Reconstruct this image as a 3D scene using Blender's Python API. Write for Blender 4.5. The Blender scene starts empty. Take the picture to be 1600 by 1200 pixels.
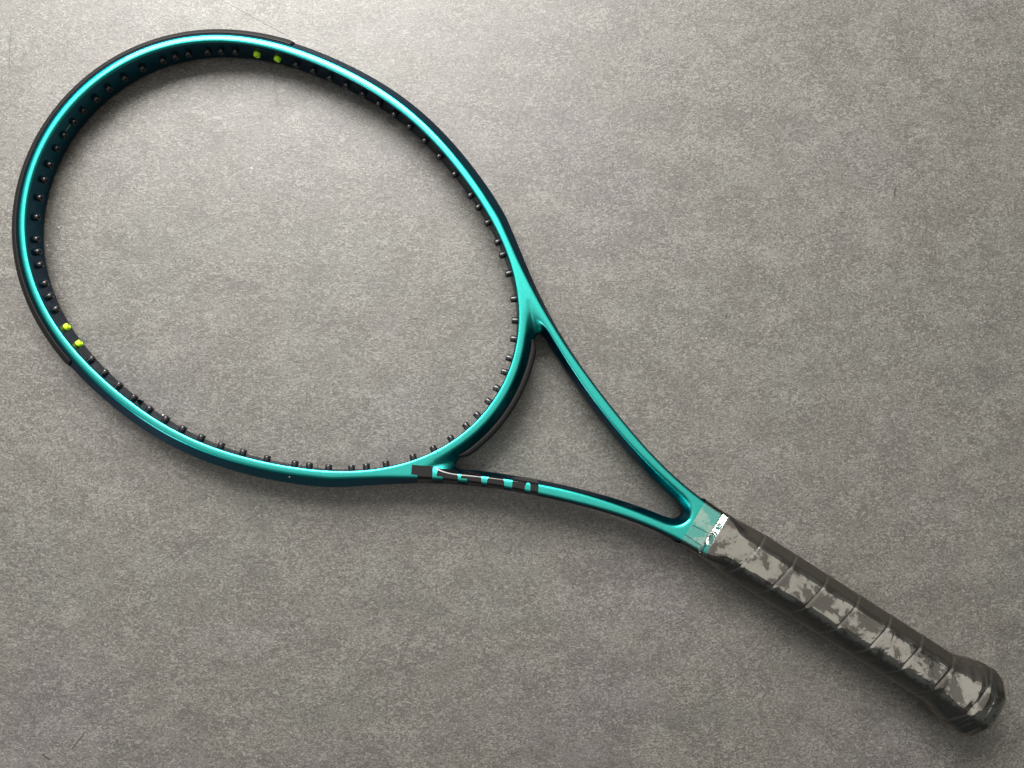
import bpy, bmesh, math, random
import numpy as np
from mathutils import Matrix, Vector
from mathutils.geometry import delaunay_2d_cdt

random.seed(7)
rng = np.random.default_rng(7)
sc = bpy.context.scene
COL = sc.collection
MM = 0.001

# ------------------------------------------------------------------ camera
# phone held about half a metre above the floor, looking almost straight down
CAM_H = 0.48497
cam_d = bpy.data.cameras.new('camera')
cam_d.sensor_width = 36.0
cam_d.lens = 27.0
cam_d.clip_start = 0.01
cam_d.clip_end = 50.0
cam = bpy.data.objects.new('camera', cam_d)
COL.objects.link(cam)
cam.matrix_world = (Matrix.Translation((0, 0, CAM_H))
                    @ Matrix.Rotation(0.07401, 4, 'X') @ Matrix.Rotation(-0.04961, 4, 'Y'))
sc.camera = cam
sc.render.resolution_x = 1024
sc.render.resolution_y = 768

# ------------------------------------------------------------------ world (dim room)
world = bpy.data.worlds.new('World')
sc.world = world
world.use_nodes = True
bg = world.node_tree.nodes['Background']
bg.inputs['Color'].default_value = (0.80, 0.95, 1.0, 1)
bg.inputs['Strength'].default_value = 0.07

# ------------------------------------------------------------------ lamps
def area(name, loc, target, sx, sy, power, color):
    l = bpy.data.lights.new(name, 'AREA')
    l.shape = 'RECTANGLE'
    l.size, l.size_y = sx, sy
    l.energy = power
    l.color = color
    o = bpy.data.objects.new(name, l)
    COL.objects.link(o)
    o.location = loc
    d = Vector(target) - Vector(loc)
    o.rotation_euler = d.to_track_quat('-Z', 'Y').to_euler()
    return o

# daylight from a window on the far side of the room (top of the picture, a little left)
area('window_light', (-0.30, 0.98, 0.86), (-0.03, 0.1, 0), 1.0, 0.72, 55, (1.0, 0.985, 0.955))
# light bounced off the white ceiling
area('ceiling_light', (-0.1, 0.6, 2.4), (-0.1, 0.6, 0), 4.0, 3.2, 38, (1.0, 0.95, 0.875))
# a second, small window far off on the near side of the room
area('far_window_light', (-1.7, -1.15, 0.95), (0.2, -0.15, 0), 0.4, 0.6, 7, (0.88, 0.95, 1.0))

vs = sc.view_settings
vs.view_transform = 'Standard'
vs.look = 'None'
vs.exposure = 0.0
vs.gamma = 1.0
vs.use_curve_mapping = False

# ------------------------------------------------------------------ material helpers
def new_mat(name):
    m = bpy.data.materials.new(name)
    m.use_nodes = True
    nt = m.node_tree
    b = nt.nodes['Principled BSDF']
    return m, nt, b

def N(nt, typ, **kw):
    n = nt.nodes.new(typ)
    for k, v in kw.items():
        if k in n.inputs.keys() if isinstance(k, str) else False:
            n.inputs[k].default_value = v
        else:
            setattr(n, k, v)
    return n

def noise(nt, vec, scale, detail=3.0, rough=0.55, dist=0.0, w=None):
    n = nt.nodes.new('ShaderNodeTexNoise')
    n.inputs['Scale'].default_value = scale
    n.inputs['Detail'].default_value = detail
    n.inputs['Roughness'].default_value = rough
    n.inputs['Distortion'].default_value = dist
    nt.links.new(vec, n.inputs['Vector'])
    return n.outputs['Fac']

def ramp(nt, fac, stops):
    r = nt.nodes.new('ShaderNodeValToRGB')
    el = r.color_ramp.elements
    while len(el) > 1:
        el.remove(el[-1])
    for i, (p, c) in enumerate(stops):
        e = el[0] if i == 0 else el.new(p)
        e.position = p
        if not isinstance(c, (tuple, list)):
            c = (c, c, c)
        e.color = (c[0], c[1], c[2], 1)
    nt.links.new(fac, r.inputs['Fac'])
    return r.outputs['Color']

def math_n(nt, op, a, b=None, c=None, clamp=False):
    n = nt.nodes.new('ShaderNodeMath')
    n.operation = op
    n.use_clamp = clamp
    for i, x in enumerate((a, b, c)):
        if x is None:
            continue
        if isinstance(x, (int, float)):
            n.inputs[i].default_value = x
        else:
            nt.links.new(x, n.inputs[i])
    return n.outputs[0]

def mix_c(nt, fac, a, b, blend='MIX'):
    n = nt.nodes.new('ShaderNodeMix')
    n.data_type = 'RGBA'
    n.blend_type = blend
    for sock, x in ((n.inputs[0], fac), (n.inputs[6], a), (n.inputs[7], b)):
        if isinstance(x, (int, float)):
            sock.default_value = x
        elif isinstance(x, (tuple, list)):
            sock.default_value = (x[0], x[1], x[2], 1)
        else:
            nt.links.new(x, sock)
    return n.outputs[2]

def obj_coord(nt):
    return nt.nodes.new('ShaderNodeTexCoord').outputs['Object']

def mapping(nt, vec, scale=(1, 1, 1), loc=(0, 0, 0), rot=(0, 0, 0)):
    m = nt.nodes.new('ShaderNodeMapping')
    m.inputs['Scale'].default_value = scale
    m.inputs['Location'].default_value = loc
    m.inputs['Rotation'].default_value = rot
    nt.links.new(vec, m.inputs['Vector'])
    return m.outputs['Vector']

def bump(nt, h, strength, dist, normal=None):
    b = nt.nodes.new('ShaderNodeBump')
    b.inputs['Strength'].default_value = strength
    b.inputs['Distance'].default_value = dist
    nt.links.new(h, b.inputs['Height'])
    if normal is not None:
        nt.links.new(normal, b.inputs['Normal'])
    return b.outputs['Normal']

# ------------------------------------------------------------------ materials
def mat_floor():
    m, nt, b = new_mat('concrete_look_vinyl')
    co = obj_coord(nt)
    big = noise(nt, co, 9, 3, 0.55)
    mid = noise(nt, mapping(nt, co, (0.75, 1.15, 1)), 48, 4, 0.6, 0.6)
    grain = noise(nt, mapping(nt, co, (0.62, 1.1, 1)), 560, 2, 0.55, 1.0)
    fine = noise(nt, mapping(nt, co, (0.8, 1.15, 1), (3, 1, 0)), 1000, 1, 0.5, 0.4)

    def ridged(vec, scale, detail, rough, dist, gain=1.4):
        n = nt.nodes.new('ShaderNodeTexNoise')
        n.noise_type = 'RIDGED_MULTIFRACTAL'
        n.normalize = True
        for k, v in (('Scale', scale), ('Detail', detail), ('Roughness', rough), ('Lacunarity', 2.1), ('Offset', 0.9), ('Gain', gain), ('Distortion', dist)):
            n.inputs[k].default_value = v
        nt.links.new(vec, n.inputs['Vector'])
        return n.outputs['Fac']
    # torn, vein-like flecks gathered in loose clusters, pale ones and dark ones
    veins = ridged(mapping(nt, co, (0.62, 1.0, 1), (1.3, 2.7, 0)), 380, 2.0, 0.6, 0.9)
    veins2 = ridged(mapping(nt, co, (0.62, 1.0, 1), (7.1, 0.7, 0), (0, 0, 0.4)), 400, 2.0, 0.6, 0.9)
    fpatch = noise(nt, mapping(nt, co, (0.8, 1.1, 1), (5, 5, 0)), 40, 4, 0.7)
    dpatch = noise(nt, mapping(nt, co, (0.8, 1.1, 1), (9, 2, 0)), 40, 4, 0.7)
    fib = ramp(nt, math_n(nt, 'ADD', veins, math_n(nt, 'MULTIPLY', math_n(nt, 'SUBTRACT', fpatch, 0.5), 1.7)), [(0.93, 0.0), (1.05, 0.7), (1.4, 1.0)])
    dk = ramp(nt, math_n(nt, 'ADD', veins2, math_n(nt, 'MULTIPLY', math_n(nt, 'SUBTRACT', dpatch, 0.5), 1.7)), [(0.88, 0.0), (1.02, 0.7), (1.3, 1.0)])
    bigv = ridged(mapping(nt, co, (0.55, 1.0, 1), (3.3, 4.7, 0), (0, 0, 0.2)), 190, 3.0, 0.7, 1.2)
    bigp = noise(nt, mapping(nt, co, (0.8, 1.1, 1), (2, 6, 0)), 22, 3, 0.65)
    big_l = ramp(nt, math_n(nt, 'ADD', bigv, math_n(nt, 'MULTIPLY', math_n(nt, 'SUBTRACT', bigp, 0.5), 2.6)), [(1.02, 0.0), (1.14, 0.7), (1.6, 1.0)])
    bigp2 = noise(nt, mapping(nt, co, (0.8, 1.1, 1), (8, 3, 0)), 22, 3, 0.65)
    bigv2 = ridged(mapping(nt, co, (0.55, 1.0, 1), (5.3, 0.7, 0), (0, 0, -0.2)), 200, 3.0, 0.7, 1.2)
    big_d = ramp(nt, math_n(nt, 'ADD', bigv2, math_n(nt, 'MULTIPLY', math_n(nt, 'SUBTRACT', bigp2, 0.5), 2.6)), [(1.02, 0.0), (1.14, 0.7), (1.6, 1.0)])
    # rare specks of dust
    sp = noise(nt, mapping(nt, co, (1, 1, 1), (2, 8, 0)), 330, 1, 0.4)
    white = ramp(nt, sp, [(0.825, 0.0), (0.86, 1.0)])
    dark = ramp(nt, noise(nt, mapping(nt, co, (1, 1, 1), (4, 3, 0)), 300, 1, 0.4), [(0.795, 0.0), (0.83, 1.0)])
    tint = noise(nt, mapping(nt, co, (1, 1, 1), (11, 4, 0)), 7, 4, 0.6)
    c0 = ramp(nt, tint, [(0.36, (0.103, 0.1015, 0.089)), (0.5, (0.108, 0.101, 0.089)), (0.64, (0.107, 0.0965, 0.0945))])
    # multiply in the mottling
    def val(f, lo, hi, amp):
        return ramp(nt, f, [(lo, 1 - amp), (hi, 1 + amp)])
    c = mix_c(nt, 1.0, c0, val(big, 0.3, 0.7, 0.05), 'MULTIPLY')
    c = mix_c(nt, 1.0, c, val(mid, 0.30, 0.70, 0.14), 'MULTIPLY')
    c = mix_c(nt, 1.0, c, val(grain, 0.34, 0.66, 0.15), 'MULTIPLY')
    c = mix_c(nt, math_n(nt, 'MULTIPLY', fib, 0.75), c, (0.168, 0.159, 0.143))
    c = mix_c(nt, math_n(nt, 'MULTIPLY', dk, 0.65), c, (0.064, 0.056, 0.051))
    c = mix_c(nt, math_n(nt, 'MULTIPLY', big_l, 0.8), c, (0.160, 0.151, 0.137))
    c = mix_c(nt, math_n(nt, 'MULTIPLY', big_d, 0.75), c, (0.068, 0.064, 0.059))
    c = mix_c(nt, 1.0, c, val(fine, 0.32, 0.68, 0.27), 'MULTIPLY')
    c = mix_c(nt, math_n(nt, 'MULTIPLY', dark, 0.8), c, (0.03, 0.029, 0.027))
    c = mix_c(nt, white, c, (0.62, 0.61, 0.58))
    nt.links.new(c, b.inputs['Base Color'])
    rg = ramp(nt, mid, [(0.3, 0.44), (0.7, 0.54)])
    nt.links.new(rg, b.inputs['Roughness'])
    b.inputs['Specular IOR Level'].default_value = 0.55
    h = math_n(nt, 'ADD', math_n(nt, 'MULTIPLY', grain, 0.6), math_n(nt, 'MULTIPLY', fib, 0.3))
    nt.links.new(bump(nt, h, 0.3, 0.0005), b.inputs['Normal'])
    return m

def mat_paint():
    m, nt, b = new_mat('teal_metallic_paint')
    co = obj_coord(nt)
    fl = noise(nt, co, 2600, 1, 0.5)
    # interference pigment: emerald seen square on, midnight blue at a slant
    lw = nt.nodes.new('ShaderNodeLayerWeight')
    lw.inputs['Blend'].default_value = 0.5
    flop = ramp(nt, lw.outputs['Facing'], [(0.0, (0.034, 0.48, 0.425)), (0.17, (0.030, 0.44, 0.39)), (0.28, (0.004, 0.21, 0.22)), (0.42, (0.001, 0.10, 0.14)), (1.0, (0.001, 0.05, 0.085))])
    c = mix_c(nt, 1.0, flop, ramp(nt, fl, [(0.35, 0.86), (0.65, 1.12)]), 'MULTIPLY')
    nt.links.new(c, b.inputs['Base Color'])
    b.inputs['Metallic'].default_value = 1.0
    b.inputs['Roughness'].default_value = 0.34
    b.inputs['Specular Tint'].default_value = (0.02, 0.10, 0.22, 1)
    b.inputs['Coat Weight'].default_value = 0.4
    b.inputs['Coat Roughness'].default_value = 0.05
    b.inputs['Coat IOR'].default_value = 1.45
    return m

def mat_simple(name, col, rough, spec=0.5, metal=0.0, nscale=None, nstr=0.1, ndist=0.0003, coat=0.0):
    m, nt, b = new_mat(name)
    b.inputs['Base Color'].default_value = (*col, 1)
    b.inputs['Roughness'].default_value = rough
    b.inputs['Specular IOR Level'].default_value = spec
    b.inputs['Metallic'].default_value = metal
    b.inputs['Coat Weight'].default_value = coat
    if nscale:
        co = obj_coord(nt)
        n = noise(nt, co, nscale, 3, 0.6)
        nt.links.new(bump(nt, n, nstr, ndist), b.inputs['Normal'])
        c = mix_c(nt, n, tuple(x * 0.8 for x in col), tuple(x * 1.2 for x in col))
        nt.links.new(c, b.inputs['Base Color'])
    return m

def mat_film():
    """clear shrink film: mirror-like skin, hazy where it has let go of the grip below"""
    m = bpy.data.materials.new('clear_plastic_film')
    m.use_nodes = True
    nt = m.node_tree
    nt.nodes.clear()
    out = nt.nodes.new('ShaderNodeOutputMaterial')
    co = obj_coord(nt)
    # cling patches, stretched along the handle
    w = noise(nt, mapping(nt, co, (0.9, 1, 1), (0.31, 0.2, 0)), 62, 5, 0.62, 0.5)
    fray = noise(nt, co, 420, 3, 0.7, 0.6)
    mid = noise(nt, mapping(nt, co, (1, 1, 1), (0.7, 0.1, 0.4)), 170, 3, 0.65, 0.4)
    pt = math_n(nt, 'ADD', w, math_n(nt, 'MULTIPLY', math_n(nt, 'SUBTRACT', fray, 0.5), 0.20))
    pt = math_n(nt, 'ADD', pt, math_n(nt, 'MULTIPLY', math_n(nt, 'SUBTRACT', mid, 0.5), 0.22))
    mask = ramp(nt, pt, [(0.470, 0.0), (0.492, 0.72), (0.56, 1.0)])
    # the film lets go on the wide flats and stays stretched tight over the corners
    sep = nt.nodes.new('ShaderNodeSeparateXYZ')
    nt.links.new(co, sep.inputs[0])
    ay = math_n(nt, 'ABSOLUTE', math_n(nt, 'ADD', sep.outputs['Y'], math_n(nt, 'MULTIPLY', math_n(nt, 'SUBTRACT', fray, 0.5), 0.010)))
    mask = math_n(nt, 'MULTIPLY', mask, ramp(nt, math_n(nt, 'MULTIPLY', ay, 50.0), [(0.41, 1.0), (0.50, 0.0)]))
    wr = noise(nt, mapping(nt, co, (1, 1, 1), (1, 1, 1)), 95, 3, 0.6, 1.0)
    nrm = bump(nt, wr, 0.20, 0.0012)
    streak = noise(nt, mapping(nt, co, (0.22, 1, 1), (2, 2, 2)), 260, 3, 0.6, 0.8)
    nrm = bump(nt, streak, 0.11, 0.0004, nrm)
    tr = nt.nodes.new('ShaderNodeBsdfTransparent')
    gl = nt.nodes.new('ShaderNodeBsdfGlossy')
    gl.inputs['Roughness'].default_value = 0.07
    gl.inputs['Color'].default_value = (1.0, 0.965, 0.875, 1)
    nt.links.new(nrm, gl.inputs['Normal'])
    fr = nt.nodes.new('ShaderNodeFresnel')
    fr.inputs['IOR'].default_value = 1.5
    nt.links.new(nrm, fr.inputs['Normal'])
    # a loose film has two more reflecting faces than a stuck one
    k = math_n(nt, 'ADD', math_n(nt, 'MULTIPLY', fr.outputs[0], 1.15), math_n(nt, 'ADD', 0.045, math_n(nt, 'MULTIPLY', mask, 0.20)), clamp=True)
    s1 = nt.nodes.new('ShaderNodeMixShader')
    nt.links.new(k, s1.inputs[0])
    nt.links.new(tr.outputs[0], s1.inputs[1])
    nt.links.new(gl.outputs[0], s1.inputs[2])
    df = nt.nodes.new('ShaderNodeBsdfDiffuse')
    df.inputs['Color'].default_value = (0.80, 0.76, 0.66, 1)
    s2 = nt.nodes.new('ShaderNodeMixShader')
    hz = math_n(nt, 'ADD', math_n(nt, 'MULTIPLY', mask, 0.018), 0.006)
    nt.links.new(hz, s2.inputs[0])
    nt.links.new(s1.outputs[0], s2.inputs[1])
    nt.links.new(df.outputs[0], s2.inputs[2])
    nt.links.new(s2.outputs[0], out.inputs['Surface'])
    return m

M_FLOOR = mat_floor()
M_PAINT = mat_paint()
M_BUMP = mat_simple('black_bumper_plastic', (0.009, 0.0085, 0.0085), 0.55, 0.18, 0, 900, 0.15, 0.0002)
M_GROM = mat_simple('black_grommet_nylon', (0.012, 0.012, 0.013), 0.24, 0.5)
M_GREEN = mat_simple('lime_grommet_nylon', (0.46, 0.80, 0.012), 0.38, 0.5)
M_DECAL = mat_simple('gloss_black_print', (0.005, 0.005, 0.006), 0.05, 0.42)
M_LEATHER = mat_simple('black_grip_tape', (0.027, 0.0225, 0.019), 0.5, 0.45, 0, 700, 0.25, 0.0003)
M_CAP = mat_simple('black_butt_cap_rubber', (0.022, 0.021, 0.018), 0.45, 0.5)
M_FILM = mat_film()
M_CHIP = mat_simple('bare_chip', (0.38, 0.40, 0.40), 0.5)
M_LIME = mat_simple('lime_mark', (0.42, 0.62, 0.12), 0.5)
M_PERF = mat_simple('perforation_dark', (0.008, 0.045, 0.04), 0.6)
M_SCUFF = mat_simple('scuff', (0.035, 0.033, 0.03), 0.7)
M_SCUFFL = mat_simple('scratch', (0.085, 0.081, 0.075), 0.6)

# ------------------------------------------------------------------ object helpers
def mesh_obj(name, verts, faces, mat, parent=None, smooth=True, scale=MM):
    me = bpy.data.meshes.new(name)
    v = np.asarray(verts, dtype=np.float64) * scale
    me.from_pydata(v.tolist(), [], [list(map(int, f)) for f in faces])
    me.materials.append(mat)
    if smooth:
        me.polygons.foreach_set('use_smooth', np.ones(len(me.polygons), dtype=bool))
    me.update()
    o = bpy.data.objects.new(name, me)
    COL.objects.link(o)
    if parent is not None:
        o.parent = parent
    return o

# ------------------------------------------------------------------ floor
FL = 1.6
gv, gf = [], []
n = 8
for j in range(n + 1):
    for i in range(n + 1):
        gv.append((-FL + 2 * FL * i / n, -FL + 2 * FL * j / n, 0))
for j in range(n):
    for i in range(n):
        a = j * (n + 1) + i
        gf.append((a, a + 1, a + n + 2, a + n + 1))
floor = mesh_obj('floor', gv, gf, M_FLOOR, smooth=False, scale=1)
floor['kind'] = 'structure'

# ------------------------------------------------------------------ the racket's own frame
# local axes: x runs down the handle, y across the head, z up; the frame's middle plane is z = 0
TH = -0.56637
SL = 0.0109
racket = bpy.data.objects.new('tennis_racket', None)
COL.objects.link(racket)
racket.empty_display_size = 0.05
racket.location = (-0.12129248, 0.1120214, 0.010575 + SL * 0.170)
racket.rotation_euler = (0, -SL, TH)
racket['label'] = 'teal unstrung tennis racket with plastic-wrapped dark grip lying on the grey floor'
racket['category'] = 'tennis racket'

FOUR = [136.30102, 0.0, 19.04286, 2.52002, 1.44219, 0.88052, -0.2689, -0.12631]
def hoop_r(ph):
    return sum(a * np.cos(k * ph) for k, a in enumerate(FOUR))
def hoop_pt(ph, off=0.0):
    ph = np.asarray(ph, float)
    e = 1e-3
    def p(q):
        r = hoop_r(q)
        return np.stack([r * np.cos(q), r * np.sin(q)], -1)
    t = p(ph + e) - p(ph - e)
    t /= np.linalg.norm(t, axis=-1, keepdims=True)
    nrm = np.stack([t[..., 1], -t[..., 0]], -1)          # outward for rising angle
    return p(ph) + nrm * np.asarray(off)[..., None] if np.ndim(off) else p(ph) + nrm * off
def hoop_n(ph):
    a, b = hoop_pt(ph, 0.0), hoop_pt(ph, 1.0)
    return b - a

# outer edge of the throat arms, measured (x, |y|), smoothed
ARM_O = np.array([(114, 91.3), (119, 87.7), (124, 84.1), (131, 79.6), (137, 75.5), (140, 73.5), (144, 71.1), (148.4, 68.3), (153.4, 65.3),
                  (159.3, 62.1), (164, 59.3), (169.5, 56.6), (176.2, 52.9), (187, 47.5), (198, 42.8), (208.3, 38.8), (220, 34), (225, 32.5),
                  (235.4, 28.6), (244.5, 26), (250.3, 24.3), (260, 21.7), (271, 19.3), (286, 16.9), (299, 15.3), (311, 14.4), (322, 14.0), (334, 13.8)])
ARM_H = np.array([(166, 47.5), (171.6, 44.7), (181.4, 39.9), (193.3, 34.6), (197.6, 32.6), (215, 25.7), (228, 21.3), (238.6, 17.9), (245, 15.7), (254.5, 12.8),
                  (269, 9.3), (278, 7.5), (284, 6.4)])
ARM_HT = np.array([(149.1, 59.0), (157, 55), (164.2, 51.5), (170.7, 48.4), (173.5, 47.1), (194.2, 37), (201, 33.7), (215, 28.2), (230.6, 23),
                   (245, 18.8), (254.7, 16.3), (269.5, 13.2), (277.8, 11.7), (284, 10.8)])
def polyf(a, deg):
    m = 0.5 * (a[0, 0] + a[-1, 0]); h = 0.5 * (a[-1, 0] - a[0, 0])
    c = np.polyfit((a[:, 0] - m) / h, a[:, 1], deg)
    return lambda s: np.polyval(c, (np.asarray(s, float) - m) / h)
_ph = np.radians(np.linspace(36, 46, 12))
fO = polyf(np.vstack([hoop_pt(_ph, 9.7)[::-1], ARM_O]), 6)
fH = polyf(ARM_H, 4)
fHT = polyf(ARM_HT, 4)

def mirror_close(half):
    """half runs from the axis (y=0) at one end to the axis at the other"""
    h = np.asarray(half)
    m = h[::-1][1:-1] * [1, -1] if abs(h[0, 1]) < 1e-6 else h[::-1] * [1, -1]
    return np.vstack([h, m])
def chaikin(p, it=2, closed=True):
    for _ in range(it):
        q = np.roll(p, -1, 0)
        p = np.stack([0.75 * p + 0.25 * q, 0.25 * p + 0.75 * q], 1).reshape(-1, 2)
    return p

phs = np.radians(np.linspace(0, 180, 260))
C_I = mirror_close(hoop_pt(phs, 0.0))
# outer silhouette
s_arm = np.arange(112.0, 321.0, 1.5)
hp = hoop_pt(np.radians(np.linspace(180, 40, 200)), 9.7)
hp = hp[hp[:, 0] < 100]
s_b = np.arange(101.0, 112.0, 1.0)
hb = hoop_pt(np.radians(np.linspace(60, 25, 400)), 9.7)
tb_h = np.interp(s_b, hb[:, 0], hb[:, 1]); wgt = ((s_b - 100) / 12.0); wgt = wgt * wgt * (3 - 2 * wgt)
tb = tb_h * (1 - wgt) + fO(s_b) * wgt
half_O = np.vstack([hp, np.stack([s_b, tb], 1), np.stack([s_arm, fO(s_arm)], 1), [[321.5, float(fO(321.0)) - 1]], [[322, 0]]])
C_O = mirror_close(half_O)
def off_poly(half, e):
    t = np.gradient(half, axis=0); t /= np.linalg.norm(t, axis=1, keepdims=True) + 1e-9
    nrm = np.stack([t[:, 1], -t[:, 0]], 1)                # to the right of travel = towards the inside
    return half + nrm * e[:, None]
hO = half_O[:-2]
e_s = np.interp(hO[:, 0], [-200, 96, 128, 138, 147, 168, 200, 240, 340], [6.2, 6.2, 4.9, 4.2, 3.6, 2.4, 1.7, 1.5, 1.5])
tO = off_poly(hO, e_s); tO[0, 1] = 0
half_OT = np.vstack([tO, [[321.5, tO[-1, 1] - 1]], [[322, 0]]])
C_OT = mirror_close(half_OT)
# throat opening, at mid height and at the top edge
def hole(off, corner, farm, a0, end):
    ph = np.radians(np.linspace(0, 40, 160))
    br = hoop_pt(ph, off)
    br = br[br[:, 1] < corner[0][1] - 1.5]
    s = np.arange(a0, 284.01, 2.0)
    return mirror_close(chaik_half(np.vstack([br, corner, np.stack([s, farm(s)], 1), end])))
def chaik_half(p, it=2):
    for _ in range(it):
        a, b = p[:-1], p[1:]
        p = np.vstack([p[:1], np.stack([0.75 * a + 0.25 * b, 0.25 * a + 0.75 * b], 1).reshape(-1, 2), p[-1:]])
    return p
C_H = hole(9.6, np.array([(160.9, 43.6), (160.0, 46.0), (160.6, 48.3), (163.0, 49.0)]), fH, 166.0,
           np.array([(288, 5.5), (291, 4.3), (293.3, 2.4), (294.2, 0.0)]))
C_HT = hole(3.9, np.array([(147.6, 54.0), (145.4, 57.8), (144.6, 60.0), (145.4, 60.9), (147.2, 60.1)]), fHT, 150.5,
            np.array([(288.5, 9.9), (292.5, 8.0), (295.7, 4.8), (297.2, 0.0)]))

def sdf2(poly, gx, gy):
    """signed distance (negative inside) of a closed polyline on the grid gx x gy"""
    X, Y = np.meshgrid(gx, gy, indexing='ij')
    px, py = X.ravel().astype(np.float32), Y.ravel().astype(np.float32)
    best = np.full(px.shape, 1e9, np.float32)
    ins = np.zeros(px.shape, bool)
    a = np.asarray(poly, np.float32); b = np.roll(a, -1, 0)
    for (ax, ay), (bx, by) in zip(a, b):
        dx, dy = bx - ax, by - ay
        l2 = dx * dx + dy * dy
        if l2 < 1e-10:
            continue
        wx, wy = px - ax, py - ay
        t = np.clip((wx * dx + wy * dy) / l2, 0, 1)
        ex, ey = wx - t * dx, wy - t * dy
        np.minimum(best, ex * ex + ey * ey, out=best)
        c = (ay <= py) != (by <= py)
        if abs(dy) > 1e-9:
            ins ^= c & (px < ax + (py - ay) * dx / dy)
    d = np.sqrt(best)
    d[ins] *= -1
    return d.reshape(X.shape)

def upsample(f, gx, gy, nx, ny):
    """bilinear"""
    i = np.clip(np.searchsorted(gx, nx) - 1, 0, len(gx) - 2); u = ((nx - gx[i]) / (gx[i + 1] - gx[i]))[:, None]
    j = np.clip(np.searchsorted(gy, ny) - 1, 0, len(gy) - 2); v = ((ny - gy[j]) / (gy[j + 1] - gy[j]))[None, :]
    f = f.astype(np.float32)
    A = f[i] * (1 - u) + f[i + 1] * u
    return (A[:, j] * (1 - v) + A[:, j + 1] * v).astype(np.float32)

h = 0.42
NX = np.arange(-167.0, 325.0, h)
NY = -h / 2 + h * np.arange(int(131.5 / h))
NZ = -h / 2 + h * np.arange(int(11.6 / h))
cgx = np.arange(-169.0, 333.5, 0.9)
cgy = np.arange(-2.0, 133.5, 0.9)
def thin(p, step):
    d = np.concatenate([[0], np.cumsum(np.linalg.norm(np.diff(np.vstack([p, p[:1]]), axis=0), axis=1))])
    q = np.linspace(0, d[-1], int(d[-1] / step), endpoint=False)
    pp = np.vstack([p, p[:1]])
    return np.stack([np.interp(q, d, pp[:, 0]), np.interp(q, d, pp[:, 1])], 1)
fields = {}
for nm, cv, st in (('I', C_I, 2.2), ('O', C_O, 2.2), ('OT', C_OT, 2.2), ('H', C_H, 1.2), ('HT', C_HT, 1.2)):
    fields[nm] = upsample(sdf2(thin(cv, st), cgx, cgy), cgx, cgy, NX, NY)

HZ = 10.5
def smax(a, b, k):
    m = np.maximum(k - np.abs(a - b), 0) / k
    return np.maximum(a, b) + m * m * (k * 0.25)
F = np.empty((len(NX), len(NY), len(NZ)), np.float32)
for k, z in enumerate(NZ):
    az = abs(z)
    g = min(max((HZ - az) / 7.2, 0), 1)
    c = -0.8 + 1.1 * max((az - 8.9) / 1.6, 0) ** 1.5
    fi = c - fields['I']
    # the flanks are very slightly hollow near the top edge, as moulded
    fo = ((1 - g) * fields['OT'] + g * fields['O']) * 0.82
    fh = -((1 - g) * fields['HT'] + g * fields['H']) * 0.86
    top = np.float32(az - HZ)
    d = smax(smax(fo, top, 1.9), smax(fh, top, 2.1), 1.2)
    F[:, :, k] = smax(d, smax(fi, top, 0.9), 0.6)

def surface_nets(F, ox, oy, oz, h):
    S = F < 0
    nx, ny, nz = F.shape
    cs = np.zeros((nx - 1, ny - 1, nz - 1), np.int8)
    for a in (0, 1):
        for b in (0, 1):
            for c in (0, 1):
                cs += S[a:nx - 1 + a, b:ny - 1 + b, c:nz - 1 + c]
    act = np.argwhere((cs > 0) & (cs < 8))
    idx = np.full(cs.shape, -1, np.int32)
    idx[act[:, 0], act[:, 1], act[:, 2]] = np.arange(len(act))
    val = {}
    for a in (0, 1):
        for b in (0, 1):
            for c in (0, 1):
                val[a, b, c] = F[act[:, 0] + a, act[:, 1] + b, act[:, 2] + c].astype(np.float64)
    acc = np.zeros((len(act), 3)); cnt = np.zeros(len(act))
    for p in val:
        for ax in range(3):
            if p[ax] == 0:
                q = list(p); q[ax] = 1; q = tuple(q)
                v0, v1 = val[p], val[q]
                cr = (v0 < 0) != (v1 < 0)
                t = np.where(cr, v0 / np.where(cr, v0 - v1, 1), 0)
                pos = np.tile(np.array(p, float), (len(act), 1)); pos[:, ax] += t
                acc += pos * cr[:, None]; cnt += cr
    loc = acc / cnt[:, None]
    # gradient normals and one projection step, from the trilinear field
    def tri(u):
        x, y, z = u.T
        r = 0
        for p in val:
            w = (x if p[0] else 1 - x) * (y if p[1] else 1 - y) * (z if p[2] else 1 - z)
            r = r + w * val[p]
        return r
    V = (act + loc) * h + np.array([ox, oy, oz])
    quads = []
    for ax in range(3):
        o1, o2 = [(1, 2), (2, 0), (0, 1)][ax]
        lo = [slice(None)] * 3; hi = [slice(None)] * 3
        lo[ax] = slice(0, -1); hi[ax] = slice(1, None)
        ch = S[tuple(lo)] != S[tuple(hi)]
        e = np.argwhere(ch)
        ok = (e[:, 1] >= 1) & (e[:, 2] >= 1)
        for o in (o1, o2):
            ok &= (e[:, o] >= 1) & (e[:, o] < F.shape[o] - 1)
        e = e[ok]
        flip = S[e[:, 0], e[:, 1], e[:, 2]]
        def cell(d1, d2):
            c = e.copy(); c[:, o1] -= d1; c[:, o2] -= d2
            return idx[c[:, 0], c[:, 1], c[:, 2]]
        q = np.stack([cell(1, 1), cell(0, 1), cell(0, 0), cell(1, 0)], 1)
        q[~flip] = q[~flip][:, ::-1]
        quads.append(q)
    Q = np.vstack(quads)
    Q = Q[(Q >= 0).all(1)]
    return V, Q, act

V, Q, act = surface_nets(F, NX[0], NY[0], NZ[0], h)
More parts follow.
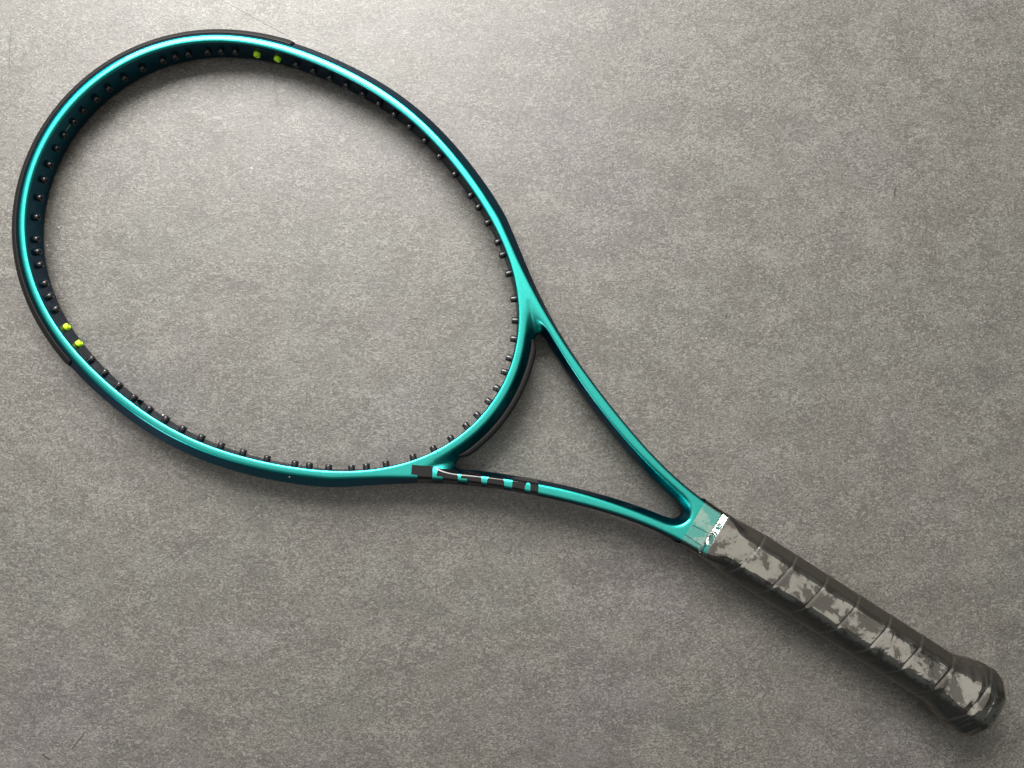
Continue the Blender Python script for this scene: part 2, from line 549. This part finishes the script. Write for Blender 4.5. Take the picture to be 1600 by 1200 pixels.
# normals from the field gradient
def grad_at(V):
    u = (V - np.array([NX[0], NY[0], NZ[0]])) / h
    Vv = []
    for ax in range(3):
        e = np.zeros(3); e[ax] = 1.0
        Vv.append(samp(u + e) - samp(u - e))
    g = np.stack(Vv, 1)
    return g / (np.linalg.norm(g, axis=1, keepdims=True) + 1e-12)
def samp(u):
    u = np.abs(u - 0.5 * np.array([0, 1, 1])) + 0.5 * np.array([0, 1, 1]) if False else u
    n = np.array(F.shape)
    u = u.copy()
    for ax in (1, 2):                                     # mirror about the plane at node 0.5
        u[:, ax] = np.abs(u[:, ax] - 0.5) + 0.5
    u = np.clip(u, 0, n - 1.001)
    i = u.astype(np.int64); f = u - i
    r = 0
    for a in (0, 1):
        for b in (0, 1):
            for c in (0, 1):
                w = (f[:, 0] if a else 1 - f[:, 0]) * (f[:, 1] if b else 1 - f[:, 1]) * (f[:, 2] if c else 1 - f[:, 2])
                r = r + w * F[i[:, 0] + a, i[:, 1] + b, i[:, 2] + c]
    return r
for _ in range(2):                                       # settle the vertices on the surface
    u = (V - np.array([NX[0], NY[0], NZ[0]])) / h
    e = 0.5
    g = np.stack([samp(u + np.eye(3)[ax] * e) - samp(u - np.eye(3)[ax] * e) for ax in range(3)], 1) / (2 * e * h)
    g2 = (g * g).sum(1) + 1e-9
    V = V - g * (samp(u) / g2)[:, None] * 0.8
Nn = grad_at(V)
onY = act[:, 1] == 0
onZ = act[:, 2] == 0
V[onY, 1] = 0; Nn[onY, 1] = 0
V[onZ, 2] = 0; Nn[onZ, 2] = 0

def mirror(V, Nn, Q, ax, on):
    n = len(V)
    mp = np.arange(n)
    new = np.where(~on)[0]
    mp[new] = n + np.arange(len(new))
    V2 = V[new].copy(); V2[:, ax] *= -1
    N2 = Nn[new].copy(); N2[:, ax] *= -1
    Q2 = mp[Q][:, ::-1]
    return np.vstack([V, V2]), np.vstack([Nn, N2]), np.vstack([Q, Q2]), np.concatenate([on, np.zeros(len(new), bool)]), new
V1, N1, Q1, _, new = mirror(V, Nn, Q, 1, onY)
onZ1 = np.concatenate([onZ, onZ[new]])
V2, N2, Q2, _, _ = mirror(V1, N1, Q1, 2, onZ1)
N2 /= np.linalg.norm(N2, axis=1, keepdims=True) + 1e-12

def fast_mesh(name, V, Q, Nn, mat, parent):
    me = bpy.data.meshes.new(name)
    me.vertices.add(len(V)); me.vertices.foreach_set('co', (V * MM).astype(np.float32).ravel())
    me.loops.add(Q.size); me.loops.foreach_set('vertex_index', Q.astype(np.int32).ravel())
    me.polygons.add(len(Q))
    me.polygons.foreach_set('loop_start', (np.arange(len(Q)) * 4).astype(np.int32))
    me.polygons.foreach_set('use_smooth', np.ones(len(Q), bool))
    me.update(calc_edges=True)
    me.validate()
    me.materials.append(mat)
    if Nn is not None and len(me.vertices) == len(Nn):
        me.normals_split_custom_set_from_vertices(Nn.astype(np.float32))
    o = bpy.data.objects.new(name, me)
    COL.objects.link(o)
    o.parent = parent
    return o
frame = fast_mesh('frame', V2, Q2, N2, M_PAINT, racket)

# height of the frame's upper face above the middle plane, for prints laid on it
def top_z(x, y):
    x = np.asarray(x, float); y = np.abs(np.asarray(y, float))
    u0 = (x - NX[0]) / h; u1 = (y - NY[0]) / h
    zs = np.arange(0.3, 10.9, 0.1)
    out = np.zeros(len(x)); prev = None
    vals = np.stack([samp(np.stack([u0, u1, np.full(len(x), (z - NZ[0]) / h)], 1)) for z in zs], 1)
    inside = vals < 0
    for i in range(len(x)):
        w = np.where(inside[i])[0]
        if len(w) == 0:
            out[i] = 0.3; continue
        k = w[-1]
        if k + 1 < len(zs):
            a, b = vals[i, k], vals[i, k + 1]
            out[i] = zs[k] + 0.1 * a / (a - b)
        else:
            out[i] = zs[k]
    return out

# ------------------------------------------------------------------ sweeps along the hoop
def sweep(name, phis, prof_fn, mat, parent, cap=True):
    """prof_fn(i, phi) -> list of (offset outward, z)"""
    rings = []
    P0 = hoop_pt(phis, 0.0); NN = hoop_n(phis)
    for i, ph in enumerate(phis):
        pr = np.asarray(prof_fn(i, ph))
        rings.append(np.stack([P0[i, 0] + NN[i, 0] * pr[:, 0], P0[i, 1] + NN[i, 1] * pr[:, 0], pr[:, 1]], 1))
    m = len(rings[0]); v = np.vstack(rings); f = []
    for i in range(len(rings) - 1):
        for j in range(m):
            a, b = i * m + j, i * m + (j + 1) % m
            f.append((a, b, b + m, a + m))
    if cap:
        f.append(tuple(range(m))[::-1])
        f.append(tuple((len(rings) - 1) * m + j for j in range(m)))
    return mesh_obj(name, v, f, mat, parent)

def round_profile(pts, it=2):
    return chaikin(np.asarray(pts, float), it)

# head bumper guard, s < -69
phi_end = math.radians(119.6)
phis = np.linspace(phi_end, 2 * math.pi - phi_end, 260)
def bump_prof(i, ph):
    e = min(i, len(phis) - 1 - i)
    k = min(1.0, 0.80 + 0.20 * e / 3.0)
    x = lambda u: 7.2 + (u - 7.2) * k
    return round_profile([(5.6, 7.7), (7.0, 7.7), (x(9.0), 6.3), (x(10.6), 4.3), (x(11.0), 1.8), (x(11.0), -1.8), (x(10.6), -4.3), (x(9.0), -6.3), (7.0, -7.7), (5.6, -7.7)], 2)
sweep('bumper_guard', phis, bump_prof, M_BUMP, racket)

# strip on the outside of the throat bridge
pe = math.radians(14.2)
phis_t = np.linspace(-pe, pe, 70)
def thr_prof(i, ph):
    q = abs(ph) / pe
    k = 1.0 if q < 0.80 else max(0.0, 1 - ((q - 0.80) / 0.20) ** 2 * 0.72)
    x = 9.2 + 3.4 * k
    return round_profile([(8.4, 5.2), (x - 0.9, 4.8), (x, 3.6), (x + 0.25, 1.2), (x + 0.25, -1.2), (x, -3.6), (x - 0.9, -4.8), (8.4, -5.2)], 2)
sweep('throat_strip', phis_t, thr_prof, M_BUMP, racket)

# ------------------------------------------------------------------ grommets
GPHI = [152.32, 149.2, 146.0, 141.26, 137.93, 134.31, 128.72, 123.13, 117.85, 112.75, 107.51, 102.11, 96.54, 90.75, 84.96, 78.87, 72.6, 66.04, 59.13,
        51.72, 47.91, 43.1, 37.57, 34.21, 29.42, 23.24, 18.19, 13.98, 9.43, 6.14, 1.96, -1.51, -5.59, -9.1, -13.55, -18.09, -23.04, -29.4, -33.98,
        -37.47, -43.05, -47.89, -51.69, -59.26, -66.13, -72.62, -78.84, -84.84, -90.56, -96.2, -101.82, -107.29, -112.66, -117.75, -123.2, -128.57,
        -133.88, -137.44, -140.83, -145.65, -148.93, -151.93, -157.23, -162.01, -166.42, -170.16, -174.38, -177.93, 178.26, 174.76, 170.76, 166.83, 162.34, 157.56]
def grommet_mesh(name, tip, mat):
    r = 2.15
    prof = [(-1.0, r), (1.0, r), (tip - 0.5, r * 0.985), (tip - 0.15, r * 0.86), (tip, r * 0.62), (tip - 0.05, r * 0.46), (tip - 1.6, r * 0.42)]
    seg = 14
    v, f = [], []
    for x, rr in prof:
        for k in range(seg):
            a = 2 * math.pi * k / seg
            v.append((x, rr * math.cos(a), rr * math.sin(a)))
    for i in range(len(prof) - 1):
        for k in range(seg):
            a, b = i * seg + k, i * seg + (k + 1) % seg
            f.append((a, b, b + seg, a + seg))
    f.append(tuple((len(prof) - 1) * seg + k for k in range(seg)))
    me = bpy.data.meshes.new(name)
    me.from_pydata((np.array(v) * MM).tolist(), [], f)
    me.polygons.foreach_set('use_smooth', np.ones(len(f), bool))
    me.materials.append(mat)
    me.update()
    return me
G_M = {}
for i, p in enumerate(GPHI):
    ap = abs(p)
    tip = float(np.interp(ap, [0, 16, 34, 50, 110, 130, 180], [4.4, 4.2, 3.8, 3.4, 3.2, 3.0, 2.7]))
    tip = round(tip * 2) / 2
    green = 122 < ap < 130
    key = (tip, green)
    if key not in G_M:
        G_M[key] = grommet_mesh('grommet', tip, M_GREEN if green else M_GROM)
    o = bpy.data.objects.new('grommet', G_M[key])
    COL.objects.link(o)
    o.parent = racket
    ph = math.radians(p)
    base = hoop_pt(np.array([ph]), -0.3)[0]
    nn = -hoop_n(np.array([ph]))[0]
    ang = math.atan2(nn[1], nn[0]) + random.uniform(-0.05, 0.05)
    o.location = (base[0] * MM, base[1] * MM, random.uniform(-0.15, 0.15) * MM)
    o.rotation_euler = (random.uniform(0, 6.28), 0, ang)
    if green:
        o['label'] = 'bright lime green grommet'

# lime alignment mark between two grommets at the very tip of the head
p0 = hoop_pt(np.radians(np.linspace(179.2, 180.9, 6)), -0.95)
vv, ff = [], []
for q in p0:
    vv += [(q[0], q[1], 0.45), (q[0], q[1], 0.95)]
for i in range(5):
    ff.append((2 * i, 2 * i + 2, 2 * i + 3, 2 * i + 1))
mesh_obj('alignment_mark', vv, ff, M_LIME, racket)

# ------------------------------------------------------------------ printed letters on the arm
def edgeO(s, inset):
    return -(fO(s) - inset)
def bottom(s0, s1, inset=0.55):
    s = np.linspace(s0, s1, 12)
    return [(a, float(edgeO(a, inset))) for a in s]
LET = []
LET.append(([(141.7, -65.99), (139.13, -60.89), (150.09, -55.1), (153.51, -61.34)], bottom(155.2, 147.6), [(145.06, -64.41)], None))
LET.append(([(155.01, -58.83), (153.09, -54.49), (164.38, -49.18), (164.98, -51.04)], bottom(168.4, 160.6), [(158.3, -57.34)], None))
LET.append(([(167.91, -52.3), (166.07, -48.7), (174.37, -44.2), (176.13, -43.77), (177.26, -44.63)], bottom(181.1, 173.7), [(170.94, -50.61)], None))
LET.append(([(181.72, -44.74), (181.66, -43.21), (182.28, -41.7), (184.99, -40.27), (187.87, -39.09), (189.61, -39.34), (190.84, -40.36)], bottom(193.5, 183.6), [], None))
LET.append(([(194.51, -36.71), (194.51, -35.27), (195.77, -33.68), (200.64, -31.34), (205.25, -29.3), (207.22, -29.18), (208.97, -30.33)], bottom(212.3, 207.9), [(205.22, -33.58), (204.12, -32.92), (203.17, -33.2), (202.56, -34.04), (202.66, -35.63)], bottom(204.6, 197.6)))
def densify(p, step=0.5):
    out = []
    p = [np.array(q, float) for q in p]
    for a, b in zip(p, p[1:] + p[:1]):
        k = max(1, int(np.linalg.norm(b - a) / step))
        out += [a + (b - a) * i / k for i in range(k)]
    return out
def inside(poly, x, y):
    c = False
    j = len(poly) - 1
    for i in range(len(poly)):
        if (poly[i][1] > y) != (poly[j][1] > y) and x < (poly[j][0] - poly[i][0]) * (y - poly[i][1]) / (poly[j][1] - poly[i][1]) + poly[i][0]:
            c = not c
        j = i
    return c
for a, b, c, d in LET:
    poly = densify(list(a) + list(b) + list(c) + (list(d) if d else []))
    n0 = len(poly)
    xs = [p[0] for p in poly]; ys = [p[1] for p in poly]
    pts = [Vector((p[0], p[1])) for p in poly]
    for gx in np.arange(min(xs), max(xs), 0.45):
        for gy in np.arange(min(ys), max(ys), 0.45):
            if inside(poly, gx, gy) and min((gx - p[0]) ** 2 + (gy - p[1]) ** 2 for p in poly) > 0.05:
                pts.append(Vector((gx, gy)))
    edges = [(i, (i + 1) % n0) for i in range(n0)]
    vo, eo, fo_, _, _, _ = delaunay_2d_cdt(pts, edges, [], 1, 1e-4)
    vo = np.array([(p[0], p[1]) for p in vo])
    fo_ = [f for f in fo_ if inside(poly, *(vo[list(f)].mean(0)))]
    z = top_z(vo[:, 0], vo[:, 1])
    P3 = np.stack([vo[:, 0], vo[:, 1], z], 1)
    Pm = P3.copy(); Pm[:, 1] = np.abs(Pm[:, 1])
    g = grad_at(Pm); g[:, 1] *= -1                        # the letters sit on the -y arm
    P3 = P3 + g * 0.09
    lo = mesh_obj('letter', P3, fo_, M_DECAL, frame)
    lo.data.normals_split_custom_set_from_vertices(g.astype(np.float32))

# a chip in the paint
def blob(name, x, y, z, r, mat, parent, fl=0.5):
    bm = bmesh.new()
    bmesh.ops.create_icosphere(bm, subdivisions=2, radius=r * MM)
    me = bpy.data.meshes.new(name)
    for v in bm.verts:
        v.co *= 1 + random.uniform(-0.18, 0.18)
        v.co.z *= fl
    bm.to_mesh(me); bm.free()
    me.materials.append(mat)
    o = bpy.data.objects.new(name, me)
    COL.objects.link(o)
    o.parent = parent
    o.location = (x * MM, y * MM, z * MM)
    return o
blob('paint_chip', 81.6, -105.4, float(top_z([81.6], [105.4])[0]), 0.42, M_CHIP, frame)

# sliver of moulding flash left on the grommet strip
fl_p = [(-27.5, -118.6, -3.5), (-26.2, -118.2, -3.2), (-19.6, -115.4, -3.0), (-20.4, -118.2, -4.6)]
fl_v = fl_p + [(x, y, z - 0.5) for x, y, z in fl_p]
mesh_obj('moulding_flash', fl_v, [(0, 1, 2, 3), (7, 6, 5, 4), (0, 4, 5, 1), (1, 5, 6, 2), (2, 6, 7, 3), (3, 7, 4, 0)], M_BUMP, racket, smooth=False)

# ------------------------------------------------------------------ grip
def oct_r(ang, hx, hz, k=0.10):
    """radius of a rounded eight-sided bar; hx = half width, hz = half height"""
    a = np.asarray(ang, float)
    kx, kz = hx / 17.0, hz / 15.5
    fac = []
    for (nx, nz, d) in ((1, 0, 17), (-1, 0, 17), (0, 1, 15.5), (0, -1, 15.5), (.727, .687, 16.75), (-.727, .687, 16.75), (.727, -.687, 16.75), (-.727, -.687, 16.75)):
        fac.append((nx * np.cos(a) / kx + nz * np.sin(a) / kz) / d)
    fac = np.stack(fac, 0)
    p = 20.0
    fac = np.clip(fac, 1e-6, None)
    return 1.0 / ((fac ** p).sum(0) ** (1 / p))

PITCH, S0 = 22.42, 343.2
def grip_dims(s):
    hx = np.interp(s, [312, 316, 322, 330, 344, 476, 480.5, 485.5, 491.5, 497, 503, 507.5, 510.5, 512.7, 513.9, 514.4], [14.4, 15.0, 15.6, 16.0, 16.8, 16.4, 17.1, 18.5, 20.4, 21.5, 21.6, 20.6, 18.6, 15.4, 10.5, 3.0])
    hz = np.interp(s, [312, 316, 322, 330, 344, 476, 480.5, 485.5, 491.5, 497, 503, 507.5, 510.5, 512.7, 513.9, 514.4], [12.6, 13.0, 13.6, 14.2, 15.2, 15.0, 15.4, 16.3, 17.4, 17.9, 17.9, 17.1, 15.3, 12.6, 8.6, 2.6])
    return hx, hz
def seam(s, ang):
    """overlapping helical turns: a lip at each seam that sinks away along the turn"""
    p = np.mod((s - S0) / PITCH + ang / (2 * math.pi), 1.0)
    lip = 0.5 * np.exp(-p / 0.30)
    rise = np.clip(p / 0.05, 0, 1)
    groove = -0.35 * np.exp(-((p - 0.985) / 0.018) ** 2) - 0.35 * np.exp(-((p + 0.015) / 0.018) ** 2)
    w = np.clip((s - 322) / 6, 0, 1) * np.clip((507 - s) / 4, 0, 1)
    return (lip * rise + groove) * w
def ring_mesh(name, ss, nang, rfun, mat, parent, cap0=True, cap1=True):
    ang = np.linspace(0, 2 * math.pi, nang, endpoint=False)
    v = []
    for s in ss:
        r = rfun(s, ang)
        v.append(np.stack([np.full(nang, s), r * np.cos(ang), r * np.sin(ang)], 1))
    v = np.vstack(v)
    f = []
    m = nang
    for i in range(len(ss) - 1):
        for j in range(m):
            a, b = i * m + j, i * m + (j + 1) % m
            f.append((a, b, b + m, a + m))
    if cap0:
        f.append(tuple(range(m))[::-1])
    if cap1:
        f.append(tuple((len(ss) - 1) * m + j for j in range(m)))
    return mesh_obj(name, v, f, mat, parent)

def box_blend(s, ang, r):
    # at its top end the grip takes the flat section of the throat
    w = min(max((s - 316) / 16.0, 0), 1); w = w * w * (3 - 2 * w)
    bx, bz = 15.0 + 1.0 * w, 12.9 + 1.2 * w
    box = (np.abs(np.cos(ang) / bx) ** 8 + np.abs(np.sin(ang) / bz) ** 8) ** (-1 / 8)
    return box * (1 - w) + r * w
def r_grip(s, ang):
    hx, hz = grip_dims(s)
    return box_blend(s, ang, oct_r(ang, hx, hz)) + seam(s, ang)
grip = ring_mesh('grip', np.concatenate([np.arange(316, 495.01, 0.45)]), 144, r_grip, M_LEATHER, racket)
cap = ring_mesh('butt_cap', np.concatenate([np.arange(495.1, 506, 0.5), np.linspace(506, 514.4, 40)]), 144, r_grip, M_CAP, racket)

# clear film round the grip, drawn tight over the throat
WR = [(rng.uniform(0.05, 0.28), rng.integers(1, 6), rng.uniform(0, 6.28), rng.uniform(0.3, 1.0)) for _ in range(9)]
def r_film(s, ang):
    hx, hz = grip_dims(s)
    r = box_blend(s, ang, oct_r(ang, hx, hz)) + 0.42 + seam(s, ang) * 0.6
    # over the throat the film follows the flat frame
    bx = float(fO(min(s, 330.0))) + 0.45; bz = HZ + 0.40
    box = (np.abs(np.cos(ang) / bx) ** 9 + np.abs(np.sin(ang) / bz) ** 9) ** (-1 / 9)
    w = np.clip((s - 311.5 - 0.5 * np.cos(ang)) / 3.4, 0, 1)
    r = box * (1 - w) + r * w
    wr = sum(a * np.sin(f * ang + k * s * 0.35 + p) for (k, f, p, a) in WR) * 0.045
    fold = 0.12 * math.exp(-((s - 311.0) / 0.7) ** 2) * (1 + np.sin(2 * ang + 1))
    # a long crease on the flat, and slack film gathered round the butt
    crease = 0.30 * np.exp(-((ang - 1.06 - 0.02 * math.sin(s * 0.11)) / 0.035) ** 2) * min(max((s - 392) / 12, 0), 1) * min(max((488 - s) / 8, 0), 1)
    slack = (0.20 * np.sin(0.75 * s + 3 * ang) + 0.13 * np.sin(1.15 * s - 5 * ang + 1.0)) * math.exp(-((s - 494) / 11.0) ** 2)
    return r + wr * min(max((s - 309) / 6, 0.15), 1) + fold + crease + slack + 0.2 * math.exp(-((s - 494) / 11.0) ** 2)
ss = np.concatenate([np.arange(299.3, 309, 0.5), np.arange(309, 318, 0.15), np.arange(318, 506, 0.5), np.linspace(506, 514.85, 34)])
def r_film_end(s, ang):
    if s < 506:
        return r_film(s, ang)
    t = (s - 506) / 8.85
    return r_film(min(s - 0.42 * t, 514.35), ang) if s < 514.8 else r_film(514.35, ang) * 0.6
film = ring_mesh('plastic_film', ss, 160, r_film_end, M_FILM, racket, cap0=False, cap1=True)

# perforation rows in the film
def perf(sa, ya, sb, yb, n, r=0.34):
    v, f = [], []
    for i in range(n):
        t = i / (n - 1)
        x, y = sa + (sb - sa) * t, ya + (yb - ya) * t
        z = HZ + 0.95
        b0 = len(v)
        for k in range(6):
            a = k * math.pi / 3
            v.append((x + r * 1.25 * math.cos(a), y + r * math.sin(a), z))
        f.append(tuple(range(b0, b0 + 6)))
    return mesh_obj('perforation_row', v, f, M_PERF, film, smooth=False)
perf(300.6, -2.0, 310.0, -1.2, 8)
perf(300.2, -9.3, 310.0, -9.6, 8)

# ------------------------------------------------------------------ scuffs and scratches on the floor
def px_floor(x, y):
    """point of the floor seen at a pixel of the 1600 x 1200 photograph"""
    d = cam.matrix_world.to_3x3() @ Vector(((x - 800) / 1200, -(y - 600) / 1200, -1))
    t = -CAM_H / d.z
    return d.x * t, d.y * t
def mark(pts, w, mat, name='scuff_mark'):
    P = [np.array(px_floor(*p)) for p in pts]
    v, f = [], []
    for i, p in enumerate(P):
        t = P[min(i + 1, len(P) - 1)] - P[max(i - 1, 0)]
        t = t / (np.linalg.norm(t) + 1e-9)
        nrm = np.array([-t[1], t[0]])
        ww = w * MM * (0.35 + 0.65 * math.sin(math.pi * (i + 0.6) / (len(P) + 0.2)))
        a, b = p + nrm * ww / 2, p - nrm * ww / 2
        v += [(a[0], a[1], 0.00012), (b[0], b[1], 0.00012)]
    for i in range(len(P) - 1):
        f.append((2 * i, 2 * i + 1, 2 * i + 3, 2 * i + 2))
    return mesh_obj(name, v, f, mat, floor, smooth=False, scale=1)
mark([(1400, 291), (1398, 300), (1397, 309)], 0.9, M_SCUFF)
mark([(18, 40), (15, 75), (14, 108)], 0.55, M_SCUFFL)
mark([(133, 1143), (122, 1158), (112, 1171)], 0.6, M_SCUFF)
mark([(66, 1178), (72, 1183), (78, 1187)], 0.8, M_SCUFF)
mark([(454, 640), (459, 643), (462, 645)], 1.3, M_SCUFFL)
mark([(1120, 412), (1124, 409), (1123, 404)], 0.7, M_SCUFFL)
mark([(352, 3), (380, 18), (415, 38), (450, 56)], 0.28, M_SCUFFL, 'scratch')
mark([(428, 115), (432, 150), (437, 190)], 0.22, M_SCUFFL, 'scratch')
mark([(36, 86), (38, 88), (39, 83)], 0.5, M_SCUFFL)
mark([(232, 492), (235, 494)], 0.8, M_SCUFFL)
mark([(1133, 497), (1136, 490)], 0.8, M_SCUFF)
